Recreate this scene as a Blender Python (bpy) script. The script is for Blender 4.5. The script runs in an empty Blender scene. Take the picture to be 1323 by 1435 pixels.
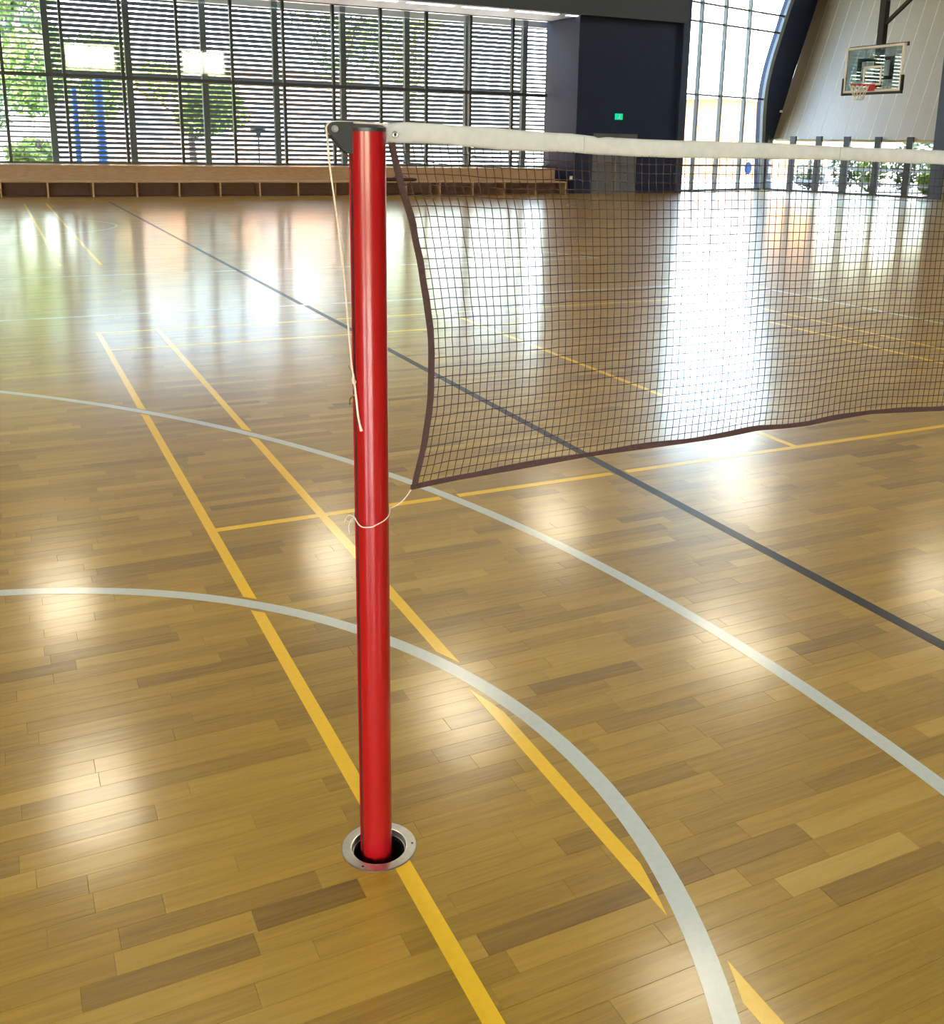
import bpy, bmesh, math, random
from mathutils import Vector, Matrix
from mathutils import noise as mnoise

random.seed(7)
scene = bpy.context.scene
C = scene.collection

# ------------------------------------------------------------------ camera
# solved from the standard badminton court lines in the photograph (image 1323 x 1435)
W, H = 1323.0, 1435.0
F, CX, CY = 1429.69, 698.84, 563.58
CAM = Vector((-.6542, -1.9403, 1.5263))
YAW, PITCH, ROLL = .4586, .2484, .0189
fw = Vector((math.sin(YAW) * math.cos(PITCH), math.cos(YAW) * math.cos(PITCH), -math.sin(PITCH)))
rt0 = Vector((math.cos(YAW), -math.sin(YAW), 0))
up0 = rt0.cross(fw)
rt = math.cos(ROLL) * rt0 + math.sin(ROLL) * up0
up = -math.sin(ROLL) * rt0 + math.cos(ROLL) * up0
cd = bpy.data.cameras.new('camera')
cam = bpy.data.objects.new('camera', cd)
C.objects.link(cam)
cam.matrix_world = Matrix(((rt.x, up.x, -fw.x, CAM.x), (rt.y, up.y, -fw.y, CAM.y),
                           (rt.z, up.z, -fw.z, CAM.z), (0, 0, 0, 1)))
cd.sensor_fit = 'VERTICAL'
cd.sensor_height = 24.0
cd.lens = F / H * 24.0
cd.shift_x = -(CX - W / 2) / H
cd.shift_y = (CY - H / 2) / H
cd.clip_start = .05
cd.clip_end = 500
scene.camera = cam


def floor_pt(px, py, z=0.0):
    """point of the floor seen at a pixel of the photograph"""
    d = fw + rt * ((px - CX) / F) + up * ((CY - py) / F)
    t = (z - CAM.z) / d.z
    return CAM + d * t


# ------------------------------------------------------------------ world, sun, exposure
world = bpy.data.worlds.new('sky')
scene.world = world
world.use_nodes = True
wn = world.node_tree
for n in list(wn.nodes):
    wn.nodes.remove(n)
wo = wn.nodes.new('ShaderNodeOutputWorld')
wb = wn.nodes.new('ShaderNodeBackground')
ws = wn.nodes.new('ShaderNodeTexSky')
ws.sky_type = 'NISHITA'
ws.sun_disc = False
ws.sun_elevation = math.radians(52)
ws.sun_rotation = math.radians(200)
ws.air_density = 1.2
ws.dust_density = 3.0
ws.ozone_density = 1.0
wb.inputs['Strength'].default_value = 1.95
wt = wn.nodes.new('ShaderNodeMix')           # white balance of the daylight
wt.data_type = 'RGBA'
wt.blend_type = 'MULTIPLY'
wt.inputs['Factor'].default_value = 1.0
wt.inputs['B'].default_value = (1.0, .97, .91, 1)
wn.links.new(ws.outputs['Color'], wt.inputs['A'])
wn.links.new(wt.outputs['Result'], wb.inputs['Color'])
wn.links.new(wb.outputs['Background'], wo.inputs['Surface'])

sd = bpy.data.lights.new('sun', 'SUN')
sd.energy = 18.0
sd.angle = math.radians(.6)
sd.color = (1, .95, .86)
sun = bpy.data.objects.new('sun', sd)
C.objects.link(sun)
sun.rotation_euler = Vector((.28, .55, -.80)).to_track_quat('-Z', 'Y').to_euler()

vs = scene.view_settings
vs.view_transform = 'Standard'
vs.look = 'None'
vs.exposure = 1.74
vs.gamma = 1.0
vs.use_curve_mapping = False
scene.cycles.use_denoising = True
scene.cycles.max_bounces = 8
scene.cycles.diffuse_bounces = 4
scene.cycles.glossy_bounces = 4
scene.cycles.transparent_max_bounces = 16
scene.cycles.sample_clamp_indirect = 6.0
scene.cycles.caustics_reflective = False
scene.cycles.caustics_refractive = False
LAMP = 6.2


# ------------------------------------------------------------------ helpers
def mat(name, col, rough=.6, metal=0.0, var=0.0, scale=20.0, stretch=(1, 1, 1), coat=0.0, bump=0.0,
        emit=None, spec=.5, col2=None, coat_rough=.05):
    m = bpy.data.materials.new(name)
    m.use_nodes = True
    nt = m.node_tree
    b = nt.nodes['Principled BSDF']
    b.inputs['Base Color'].default_value = (*col, 1)
    b.inputs['Roughness'].default_value = rough
    b.inputs['Metallic'].default_value = metal
    b.inputs['Specular IOR Level'].default_value = spec
    b.inputs['Coat Weight'].default_value = coat
    b.inputs['Coat Roughness'].default_value = coat_rough
    if var > 0 or bump > 0 or col2:
        tc = nt.nodes.new('ShaderNodeTexCoord')
        mp = nt.nodes.new('ShaderNodeMapping')
        mp.inputs['Scale'].default_value = stretch
        nz = nt.nodes.new('ShaderNodeTexNoise')
        nz.inputs['Scale'].default_value = scale
        nz.inputs['Detail'].default_value = 5
        nt.links.new(tc.outputs['Object'], mp.inputs['Vector'])
        nt.links.new(mp.outputs['Vector'], nz.inputs['Vector'])
        if var > 0 or col2:
            r = nt.nodes.new('ShaderNodeValToRGB')
            c2 = col2 or tuple(min(1, c * (1 + var)) for c in col)
            c1 = col if col2 else tuple(c * (1 - var) for c in col)
            r.color_ramp.elements[0].position = .3
            r.color_ramp.elements[1].position = .7
            r.color_ramp.elements[0].color = (*c1, 1)
            r.color_ramp.elements[1].color = (*c2, 1)
            nt.links.new(nz.outputs['Fac'], r.inputs['Fac'])
            nt.links.new(r.outputs['Color'], b.inputs['Base Color'])
        if bump > 0:
            bp = nt.nodes.new('ShaderNodeBump')
            bp.inputs['Strength'].default_value = bump
            bp.inputs['Distance'].default_value = .002
            nt.links.new(nz.outputs['Fac'], bp.inputs['Height'])
            nt.links.new(bp.outputs['Normal'], b.inputs['Normal'])
    if emit:
        b.inputs['Emission Color'].default_value = (*emit[0], 1)
        b.inputs['Emission Strength'].default_value = emit[1]
    return m


def glass_mat(name, tint=(.93, .96, .96), refl=.035, rough=.03):
    m = bpy.data.materials.new(name)
    m.use_nodes = True
    nt = m.node_tree
    for n in list(nt.nodes):
        nt.nodes.remove(n)
    o = nt.nodes.new('ShaderNodeOutputMaterial')
    t = nt.nodes.new('ShaderNodeBsdfTransparent')
    t.inputs['Color'].default_value = (*tint, 1)
    g = nt.nodes.new('ShaderNodeBsdfGlossy')
    g.inputs['Roughness'].default_value = rough
    mx = nt.nodes.new('ShaderNodeMixShader')
    mx.inputs['Fac'].default_value = refl
    nt.links.new(t.outputs[0], mx.inputs[1])
    nt.links.new(g.outputs[0], mx.inputs[2])
    nt.links.new(mx.outputs[0], o.inputs['Surface'])
    return m


class MB:
    """collects faces, then links them as one mesh object"""
    def __init__(self):
        self.v, self.f = [], []

    def quad(self, a, b, c, d):
        n = len(self.v)
        self.v += [tuple(a), tuple(b), tuple(c), tuple(d)]
        self.f.append((n, n + 1, n + 2, n + 3))
        return self

    def box(self, x0, x1, y0, y1, z0, z1):
        n = len(self.v)
        self.v += [(x, y, z) for z in (z0, z1) for x, y in ((x0, y0), (x1, y0), (x1, y1), (x0, y1))]
        for f in ((0, 3, 2, 1), (4, 5, 6, 7), (0, 1, 5, 4), (1, 2, 6, 5), (2, 3, 7, 6), (3, 0, 4, 7)):
            self.f.append(tuple(n + i for i in f))
        return self

    def obox(self, p0, p1, wid, hei, side=None):
        """bar from p0 to p1, 'wid' along side, 'hei' across"""
        p0, p1 = Vector(p0), Vector(p1)
        d = (p1 - p0).normalized()
        s = Vector(side) if side else d.cross(Vector((0, 0, 1)))
        if s.length < 1e-6:
            s = Vector((1, 0, 0))
        s = (s - d * s.dot(d)).normalized()
        u = s.cross(d)
        n = len(self.v)
        for p in (p0, p1):
            for a, b in ((-1, -1), (1, -1), (1, 1), (-1, 1)):
                self.v.append(tuple(p + s * (a * wid / 2) + u * (b * hei / 2)))
        for f in ((0, 1, 2, 3), (7, 6, 5, 4), (0, 4, 5, 1), (1, 5, 6, 2), (2, 6, 7, 3), (3, 7, 4, 0)):
            self.f.append(tuple(n + i for i in f))
        return self

    def tube(self, pts, r, sides=8, closed=False, caps=True):
        pts = [Vector(p) for p in pts]
        k = len(pts)
        rr = r if isinstance(r, (list, tuple)) else [r] * k
        t0 = (pts[1] - pts[0]).normalized()
        s = t0.orthogonal().normalized()
        n0 = len(self.v)
        for i, p in enumerate(pts):
            if closed:
                t = (pts[(i + 1) % k] - pts[i - 1]).normalized()
            else:
                t = (pts[min(i + 1, k - 1)] - pts[max(i - 1, 0)]).normalized()
            s = s - t * s.dot(t)
            s = s.normalized() if s.length > 1e-6 else t.orthogonal().normalized()
            u = t.cross(s)
            for j in range(sides):
                a = 2 * math.pi * j / sides
                self.v.append(tuple(p + (s * math.cos(a) + u * math.sin(a)) * rr[i]))
        for i in range(k if closed else k - 1):
            a0, b0 = n0 + i * sides, n0 + ((i + 1) % k) * sides
            for j in range(sides):
                j2 = (j + 1) % sides
                self.f.append((a0 + j, a0 + j2, b0 + j2, b0 + j))
        if caps and not closed:
            self.f.append(tuple(n0 + j for j in reversed(range(sides))))
            self.f.append(tuple(n0 + (k - 1) * sides + j for j in range(sides)))
        return self

    def lathe(self, prof, c=(0, 0, 0), seg=40, axis='Z'):
        """prof: list of (r, h)"""
        n0 = len(self.v)
        for r, h in prof:
            for j in range(seg):
                a = 2 * math.pi * j / seg
                x, y = r * math.cos(a), r * math.sin(a)
                p = (x, y, h) if axis == 'Z' else (x, h, y) if axis == 'Y' else (h, x, y)
                self.v.append((c[0] + p[0], c[1] + p[1], c[2] + p[2]))
        for i in range(len(prof) - 1):
            for j in range(seg):
                j2 = (j + 1) % seg
                q = (n0 + i * seg + j, n0 + i * seg + j2, n0 + (i + 1) * seg + j2, n0 + (i + 1) * seg + j)
                self.f.append(q if axis != 'Y' else q[::-1])
        return self

    def prism(self, poly, ext):
        """poly: 3-D points (planar), extruded by the vector ext"""
        n = len(self.v)
        k = len(poly)
        e = Vector(ext)
        self.v += [tuple(p) for p in poly] + [tuple(Vector(p) + e) for p in poly]
        self.f.append(tuple(n + i for i in reversed(range(k))))
        self.f.append(tuple(n + k + i for i in range(k)))
        for i in range(k):
            j = (i + 1) % k
            self.f.append((n + i, n + j, n + k + j, n + k + i))
        return self

    def mesh(self, name, m, smooth=False, fix=True):
        me = bpy.data.meshes.new(name)
        me.from_pydata(self.v, [], self.f)
        if fix:
            bm = bmesh.new()
            bm.from_mesh(me)
            bmesh.ops.recalc_face_normals(bm, faces=bm.faces)
            bm.to_mesh(me)
            bm.free()
        if smooth:
            for p in me.polygons:
                p.use_smooth = True
        if m:
            me.materials.append(m)
        return me

    def build(self, name, m, parent=None, smooth=False, fix=True, loc=None, bevel=0.0):
        o = bpy.data.objects.new(name, self.mesh(name, m, smooth, fix))
        C.objects.link(o)
        if parent:
            o.parent = parent
        if loc:
            o.location = loc
        if bevel:
            md = o.modifiers.new('bevel', 'BEVEL')
            md.width = bevel
            md.segments = 2
            md.limit_method = 'ANGLE'
        return o


def tag(o, label, cat, group=None):
    o['label'] = label
    o['category'] = cat
    if group:
        o['group'] = group
    return o


def thing(name, label, cat, loc=(0, 0, 0), group=None):
    o = bpy.data.objects.new(name, None)
    o.empty_display_size = .1
    C.objects.link(o)
    o.location = loc
    return tag(o, label, cat, group)


def struct(o, label=None):
    o['kind'] = 'structure'
    if label:
        o['label'] = label
    return o


def sroot(name, label=None):
    o = bpy.data.objects.new(name, None)
    o.empty_display_size = .1
    C.objects.link(o)
    return struct(o, label)


def smooth_path(pts, n=6):
    """Catmull-Rom through the points"""
    pts = [Vector(p) for p in pts]
    out = []
    for i in range(len(pts) - 1):
        p0, p1, p2, p3 = pts[max(i - 1, 0)], pts[i], pts[i + 1], pts[min(i + 2, len(pts) - 1)]
        for k in range(n):
            t = k / n
            out.append(.5 * ((2 * p1) + (p2 - p0) * t + (2 * p0 - 5 * p1 + 4 * p2 - p3) * t * t
                             + (3 * p1 - p0 - 3 * p2 + p3) * t ** 3))
    out.append(pts[-1])
    return out


def interp(tab, x):
    if x <= tab[0][0]:
        return tab[0][1]
    for (a, b), (c, d) in zip(tab, tab[1:]):
        if x <= c:
            return b + (d - b) * (x - a) / (c - a)
    return tab[-1][1]


# ------------------------------------------------------------------ materials
def wood_floor(name, src):
    """varnished hardwood; the tone of a plank comes from its own 'tone' value"""
    m = bpy.data.materials.new(name)
    m.use_nodes = True
    nt = m.node_tree
    L = nt.links.new
    b = nt.nodes['Principled BSDF']
    at = nt.nodes.new('ShaderNodeAttribute')
    at.attribute_type = src
    at.attribute_name = 'tone'
    geo = nt.nodes.new('ShaderNodeNewGeometry')
    mp = nt.nodes.new('ShaderNodeMapping')
    mp.inputs['Scale'].default_value = (2.2, 34, 1)
    L(geo.outputs['Position'], mp.inputs['Vector'])
    off = nt.nodes.new('ShaderNodeMath')
    off.operation = 'MULTIPLY'
    off.inputs[1].default_value = 137.0
    L(at.outputs['Fac'], off.inputs[0])
    nz = nt.nodes.new('ShaderNodeTexNoise')
    nz.noise_dimensions = '4D'
    nz.inputs['Scale'].default_value = 1.95
    nz.inputs['Detail'].default_value = 6
    nz.inputs['Roughness'].default_value = .62
    nz.inputs['Distortion'].default_value = .35
    L(mp.outputs['Vector'], nz.inputs['Vector'])
    L(off.outputs[0], nz.inputs['W'])
    # fine grain lines
    mp2 = nt.nodes.new('ShaderNodeMapping')
    mp2.inputs['Scale'].default_value = (6, 240, 1)
    L(geo.outputs['Position'], mp2.inputs['Vector'])
    nz2 = nt.nodes.new('ShaderNodeTexNoise')
    nz2.noise_dimensions = '4D'
    nz2.inputs['Scale'].default_value = 1.0
    nz2.inputs['Detail'].default_value = 3
    L(mp2.outputs['Vector'], nz2.inputs['Vector'])
    L(off.outputs[0], nz2.inputs['W'])
    a1 = nt.nodes.new('ShaderNodeMath')
    a1.operation = 'MULTIPLY_ADD'
    a1.inputs[1].default_value = .62
    L(nz.outputs['Fac'], a1.inputs[0])
    a2 = nt.nodes.new('ShaderNodeMath')
    a2.operation = 'MULTIPLY_ADD'
    a2.inputs[1].default_value = .22
    L(nz2.outputs['Fac'], a2.inputs[0])
    a2.inputs[2].default_value = -.42
    L(a2.outputs[0], a1.inputs[2])
    a3 = nt.nodes.new('ShaderNodeMath')
    a3.operation = 'ADD'
    L(a1.outputs[0], a3.inputs[0])
    L(at.outputs['Fac'], a3.inputs[1])
    r = nt.nodes.new('ShaderNodeValToRGB')
    e = r.color_ramp.elements
    e[0].position = 0.0
    e[0].color = (.125, .052, .005, 1)
    e[1].position = 1.0
    e[1].color = (.56, .36, .066, 1)
    for p, c in ((.3, (.262, .138, .007, 1)), (.6, (.430, .245, .015, 1))):
        x = e.new(p)
        x.color = c
    L(a3.outputs[0], r.inputs['Fac'])
    L(r.outputs['Color'], b.inputs['Base Color'])
    b.inputs['Roughness'].default_value = .38
    b.inputs['Specular IOR Level'].default_value = .45
    b.inputs['Coat Weight'].default_value = .75
    b.inputs['Coat Roughness'].default_value = .15
    # very slight waviness of the varnish
    nz3 = nt.nodes.new('ShaderNodeTexNoise')
    nz3.inputs['Scale'].default_value = 9.0
    nz3.inputs['Detail'].default_value = 2
    L(geo.outputs['Position'], nz3.inputs['Vector'])
    bp = nt.nodes.new('ShaderNodeBump')
    bp.inputs['Strength'].default_value = .05
    bp.inputs['Distance'].default_value = .01
    L(nz3.outputs['Fac'], bp.inputs['Height'])
    L(bp.outputs['Normal'], b.inputs['Normal'])
    L(bp.outputs['Normal'], b.inputs['Coat Normal'])
    return m


M = {}
M['plank'] = wood_floor('varnished_plank', 'OBJECT')
M['plankf'] = wood_floor('varnished_plank_field', 'GEOMETRY')
M['slab'] = mat('dark_joint', (.16, .085, .025), .8)
for k, c in (('line_white', (.60, .63, .57)), ('line_yellow', (.98, .57, .004)), ('line_black', (.012, .011, .014))):
    M[k] = mat('paint_' + k, c, .42, coat=.75, coat_rough=.15, spec=.45, var=.04, scale=60)
M['line_black'] = mat('paint_line_black', (.010, .009, .011), .5, coat=.30, coat_rough=.18, spec=.25, var=.1, scale=60)
M['red'] = mat('red_gloss_paint', (.26, .002, .004), .28, coat=.35, spec=.4, var=.05, scale=8)
M['slot'] = mat('dark_red_slot', (.06, .004, .007), .5, var=.1)
M['black'] = mat('black_plastic', (.016, .016, .018), .45, var=.15, scale=60)
M['blackmetal'] = mat('black_steel', (.012, .012, .014), .5, var=.1)
M['steel'] = mat('brushed_steel', (.62, .62, .60), .30, 1.0, var=.08, scale=90, stretch=(1, 1, 1))
M['darksteel'] = mat('dark_socket', (.05, .05, .045), .55, .6, var=.3, scale=30)
M['cord'] = mat('cream_cord', (.58, .47, .37), .8, var=.18, scale=400, bump=.4)
M['tape'] = mat('off_white_canvas', (.41, .41, .405), .85, var=.07, scale=45, bump=.25)
M['browntape'] = mat('brown_webbing', (.040, .014, .012), .8, var=.3, scale=120, bump=.3)
M['netstring'] = mat('brown_net_string', (.030, .014, .012), .8, var=.2, scale=200)
M['wood'] = mat('birch_ply', (.36, .235, .13), .45, var=.16, scale=5, stretch=(1, 8, 8), coat=.1)
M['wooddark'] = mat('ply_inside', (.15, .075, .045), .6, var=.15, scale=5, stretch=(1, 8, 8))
M['panel'] = mat('pale_ply_panel', (.30, .25, .175), .42, var=.07, scale=4, stretch=(6, 6, .8), coat=.25, coat_rough=.3)
M['panelgap'] = mat('panel_backing', (.72, .64, .52), .7, var=.05)
M['navy'] = mat('navy_wall_paint', (.0085, .018, .052), .6, var=.08, scale=2, spec=.3)
M['navy_lit'] = mat('navy_jamb_daylit', (.030, .047, .10), .35, var=.08, scale=2)  # lighter copy of the navy, daylight on the jamb put into its colour
M['grey'] = mat('grey_bulkhead_paint', (.042, .055, .080), .7, var=.06, scale=2)
M['soffit'] = mat('pale_soffit', (.52, .50, .47), .7, var=.04, scale=3)
M['wallpale'] = mat('grey_wall_paint', (.24, .22, .19), .8, var=.05, scale=2)
M['ceil'] = mat('dark_ceiling', (.045, .040, .034), .8, var=.05, scale=2)
M['frame'] = mat('dark_window_frame', (.020, .024, .026), .45, var=.1, scale=8)
M['column'] = mat('grey_steel_column', (.115, .135, .140), .5, var=.1, scale=4)
M['slat'] = mat('dark_bronze_slat', (.030, .026, .022), .55, var=.2, scale=4)
M['glass'] = glass_mat('window_glass')
M['boardglass'] = glass_mat('backboard_glass', (.62, .70, .70), .12, .02)
M['white'] = mat('white_enamel', (.80, .80, .78), .4, var=.03)
M['rim'] = mat('red_rim', (.62, .035, .045), .4, var=.05)
M['hoopnet'] = mat('white_hoop_cord', (.75, .74, .70), .8, var=.05)
M['door'] = mat('grey_door_paint', (.115, .13, .165), .45, var=.06, scale=3)
M['chrome'] = mat('chrome', (.8, .8, .8), .18, 1.0, var=.03)
M['green'] = mat('lit_green_sign', (.0, .30, .16), .4, emit=((.0, .55, .28), .35))
M['housing'] = mat('lamp_housing', (.55, .55, .55), .5, var=.03)
M['diffuser'] = mat('lamp_diffuser', (.9, .88, .82), .5, emit=((1, .88, .64), LAMP))
M['strip'] = mat('soffit_light_strip', (.9, .9, .88), .5, emit=((1, .97, .92), 1.6))
M['bag'] = mat('dark_bag_cloth', (.030, .016, .018), .8, var=.3, scale=30)
M['leaf1'] = mat('leaf_mid_green', (.10, .21, .03), .6, col2=(.22, .34, .06), scale=1.5)
M['leaf2'] = mat('leaf_yellow_green', (.26, .38, .05), .6, col2=(.44, .50, .10), scale=1.5)
M['leaf3'] = mat('leaf_dark_green', (.03, .075, .028), .6, col2=(.08, .16, .06), scale=1.5)
M['bark'] = mat('bark', (.16, .11, .075), .9, var=.3, scale=12, stretch=(1, 1, .3), bump=.5)
M['palebark'] = mat('pale_bark', (.62, .58, .52), .9, var=.2, scale=8, stretch=(1, 1, .3))
M['ground'] = mat('pale_paving', (.55, .50, .43), .9, var=.15, scale=1.5)
M['brick'] = mat('orange_brick', (.72, .40, .26), .9, var=.2, scale=6)
M['timber'] = mat('timber_cladding', (.22, .10, .035), .6, var=.15, scale=4, stretch=(6, 6, .6))
M['render'] = mat('white_render', (.78, .77, .74), .8, var=.04, scale=2)
M['darkglass'] = mat('far_glass', (.30, .33, .36), .2, var=.1)
M['bluepole'] = mat('blue_enamel_post', (.05, .16, .55), .4, var=.08)
M['bluesign'] = mat('blue_sign', (.06, .16, .62), .4, var=.05)
M['carpaint'] = mat('pale_blue_grey', (.30, .36, .44), .4, var=.06)

# ------------------------------------------------------------------ hall dimensions
XL, YBK, ZC = -11.0, -13.0, 9.4           # left wall, wall behind the camera, ceiling
YN = 27.2                                  # face of the navy wall
XR = 16.3                                  # end of the window recess
YW = 29.1                                  # big window
YS = 30.05                                 # louvre screens outside it
ZS, ZT, ZH = .79, 3.09, 5.40               # sill, transom, head
PA, PB, PC = Vector((20.55, 27.9, 0)), Vector((25.8, 29.35, 0)), Vector((27.45, 22.6, 0))
AB = (PB - PA).normalized()
BC = (PC - PB).normalized()
NAB = Vector((AB.y, -AB.x, 0))             # towards the hall
NBC = Vector((BC.y, -BC.x, 0))
Z = Vector((0, 0, 1))


def onAB(s, z, d=0.0):
    return PA + AB * s + Z * z + NAB * d


def onBC(s, z, d=0.0):
    return PB + BC * s + Z * z + NBC * d


# ------------------------------------------------------------------ floor
SOCK = Vector((-.0075, -.070, 0))
R_CUT = .078
slab = MB().box(XL - .2, 36.0, YBK - .2, 29.3, -.30, -.020).build('floor', M['slab'])
struct(slab, 'glossy varnished hardwood sports floor with coloured court lines')
floor = slab


def cut_hole(o, r=R_CUT, depth=.6):
    """cuts the round socket hole out of a mesh"""
    cm = MB().lathe([(0.0001, -depth), (r, -depth), (r, .2), (0.0001, .2)], SOCK, 48)
    c = cm.build('cutter', None)
    md = o.modifiers.new('hole', 'BOOLEAN')
    md.operation = 'DIFFERENCE'
    md.solver = 'EXACT'
    md.object = c
    dg = bpy.context.evaluated_depsgraph_get()
    me = bpy.data.meshes.new_from_object(o.evaluated_get(dg))
    o.modifiers.remove(md)
    o.data = me
    bpy.data.objects.remove(c)


cut_hole(slab)

PW = .0625                                 # plank width
Y0 = -.147
LENS = (.22, .29, .37, .46, .56, .68)
GAP = .0003
fixed = {}                                 # rows with planks read off the photograph: (x0, x1, tone)
rng = random.Random(11)
planks = []


def row_of(y):
    return math.floor((y - Y0) / PW)


special = {row_of(-.18): [(-.310, -.085, .20)], row_of(-.55): [(.729, 1.100, .86)],
           row_of(-.61): [(.80, 1.16, .33)], row_of(-.42): [(.62, .90, .36)],
           row_of(-.11): [(-.56, -.16, .36)], row_of(-.24): [(-.64, -.32, .30)],
           row_of(.36): [(.62, .98, .28)], row_of(.12): [(.70, 1.02, .38)]}
nr0, nr1 = row_of(YBK), row_of(28.9)
for r in range(nr0, nr1):
    y0 = Y0 + r * PW
    sp = special.get(r)
    xa, xb = XL, 29.0
    segs = []

    def fill(a, b):
        x = a
        while x < b - 1e-6:
            l = rng.choice(LENS)
            if x + l > b - .12:
                l = b - x
            segs.append((x, x + l, None))
            x += l
    if sp:
        fill(xa + rng.random() * .2 - .2, sp[0][0])
        segs.append(sp[0])
        fill(sp[0][1], xb)
    else:
        fill(xa - rng.random() * .6, xb)
    for a, b, t in segs:
        tone = t if t is not None else min(.86, max(.16, rng.gauss(.50, .095)))
        planks.append((a, b, y0, y0 + PW, tone))


def proj_area(p):
    """size in the photograph of one plank (0 when out of view)"""
    a, b, y0, y1, _ = p
    px = []
    for x, y in ((a, y0), (b, y0), (b, y1), (a, y1)):
        d = Vector((x, y, 0)) - CAM
        w = d.dot(fw)
        if w < .2:
            return 0
        px.append((min(max(CX + F * d.dot(rt) / w, 0), W), min(max(CY - F * d.dot(up) / w, 0), H)))
    return abs(sum(px[i][0] * px[(i + 1) % 4][1] - px[(i + 1) % 4][0] * px[i][1] for i in range(4))) / 2


near = [(proj_area(p), i) for i, p in enumerate(planks) if p[2] < 6 and -6 < p[0] < 8]
near.sort(reverse=True)
single = {i for a, i in near[:300] if a > 0}
cache = {}
fv, ff, ft = [], [], []
for i, (a, b, y0, y1, t) in enumerate(planks):
    cxp, cyp = (a + b) / 2, (y0 + y1) / 2
    hole = (max(a - SOCK.x, 0, SOCK.x - b) ** 2 + max(y0 - SOCK.y, 0, SOCK.y - y1) ** 2) ** .5 < R_CUT
    if i in single or hole:
        l = round(b - a, 3)
        if l not in cache or hole:
            hx, hy = l / 2 - GAP, PW / 2 - GAP
            m = MB().box(-hx, hx, -hy, hy, -.020, -.0003)
            n = len(m.v)
            e = .0003
            # chamfered top edge
            m.f.remove((4, 5, 6, 7))
            m.v += [(x, y, 0) for x, y in ((-hx + e, -hy + e), (hx - e, -hy + e), (hx - e, hy - e), (-hx + e, hy - e))]
            m.f.append((8, 9, 10, 11))
            for k in range(4):
                k2 = (k + 1) % 4
                m.f.append((4 + k, 4 + k2, 8 + k2, 8 + k))
            me = m.mesh('plank', M['plank'], fix=False)
            if not hole:
                cache[l] = me
        else:
            me = cache[l]
        o = bpy.data.objects.new('plank', me)
        C.objects.link(o)
        o.location = (cxp, cyp, 0)
        o['tone'] = t
        if hole:
            cut_hole(o)
        o.parent = floor
    else:
        n = len(fv)
        fv += [(a + GAP, y0 + GAP, 0), (b - GAP, y0 + GAP, 0), (b - GAP, y1 - GAP, 0), (a + GAP, y1 - GAP, 0)]
        ff.append((n, n + 1, n + 2, n + 3))
        ft.append(t)
me = bpy.data.meshes.new('plank_field')
me.from_pydata(fv, [], ff)
att = me.attributes.new('tone', 'FLOAT', 'FACE')
att.data.foreach_set('value', ft)
me.materials.append(M['plankf'])
pf = bpy.data.objects.new('plank_field', me)
C.objects.link(pf)
pf.parent = floor
pf['kind'] = 'stuff'

# ------------------------------------------------------------------ court lines (paint, 0.5 mm)
ZL = .0006
zstep = [0]


def paint(poly, m, label=None):
    zstep[0] += 1
    o = MB().prism([(x, y, .0001) for x, y in poly], (0, 0, ZL - .0001 - .000006 * zstep[0])).build('court_line', M[m], floor)
    if label:
        o['label'] = label
    return o


def paint_px(pix, m, label=None):
    return paint([tuple(floor_pt(*p)[:2]) for p in pix], m, label)


def strip(x0, y0, x1, y1, wd, m, label=None):
    d = Vector((x1 - x0, y1 - y0)).normalized()
    n = Vector((-d.y, d.x)) * (wd / 2)
    return paint([(x0 - n.x, y0 - n.y), (x1 - n.x, y1 - n.y), (x1 + n.x, y1 + n.y), (x0 + n.x, y0 + n.y)], m, label)


def arc(c, r, a0, a1, wd, m, label=None, n=72):
    mb = MB()
    for i in range(n):
        A0, A1 = (math.radians(a0 + (a1 - a0) * (i + k) / n) for k in (0, 1))
        q = [(c[0] + rr * math.cos(A), c[1] + rr * math.sin(A)) for rr, A in
             ((r - wd / 2, A0), (r + wd / 2, A0), (r + wd / 2, A1), (r - wd / 2, A1))]
        mb.quad(*[(x, y, ZL) for x, y in q])
    o = mb.build('court_line', M[m], floor, fix=False)
    if label:
        o['label'] = label
    return o


C1, R1 = (-1.2233, -.0249), 1.790           # white centre circle
C2, R2 = (-5.2034, .0533), 6.5548           # large white arc
arc(C1, R1, -180, 180, .050, 'line_white', 'white painted centre circle', 160)
arc(C2, R2, -80, 80, .050, 'line_white', 'large white painted arc', 120)
CL = .016                                   # bare wood left beside a white line


def yellow_x(x0, x1, ya, yb, label=None):
    """yellow line along Y between x0 and x1, interrupted by the two white arcs"""
    def ycut(x, c, r):
        v = r * r - (x - c[0]) ** 2
        return c[1] + math.sqrt(v) if v > 0 else None
    N = 24
    # boundaries of the bare gap for both arcs on the +Y side
    pieces = []
    for c, r in ((C2, R2), (C1, R1)):
        lo = [ycut(x0 + (x1 - x0) * k / N, c, r - .025 - CL) for k in range(N + 1)]
        hi = [ycut(x0 + (x1 - x0) * k / N, c, r + .025 + CL) for k in range(N + 1)]
        pieces.append((lo, hi))
    xs = [x0 + (x1 - x0) * k / N for k in range(N + 1)]
    (l2, h2), (l1, h1) = pieces
    paint([(x, h2[k]) for k, x in enumerate(xs)] + [(x1, yb), (x0, yb)], 'line_yellow', label)
    paint([(x, h1[k]) for k, x in enumerate(xs)] + [(x, l2[k]) for k, x in reversed(list(enumerate(xs)))], 'line_yellow', label)
    return xs, l1


YL1 = 'yellow painted badminton sideline'
xs, l1 = yellow_x(.000, .038, 0, 6.70, YL1)
ring = .0835
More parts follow.
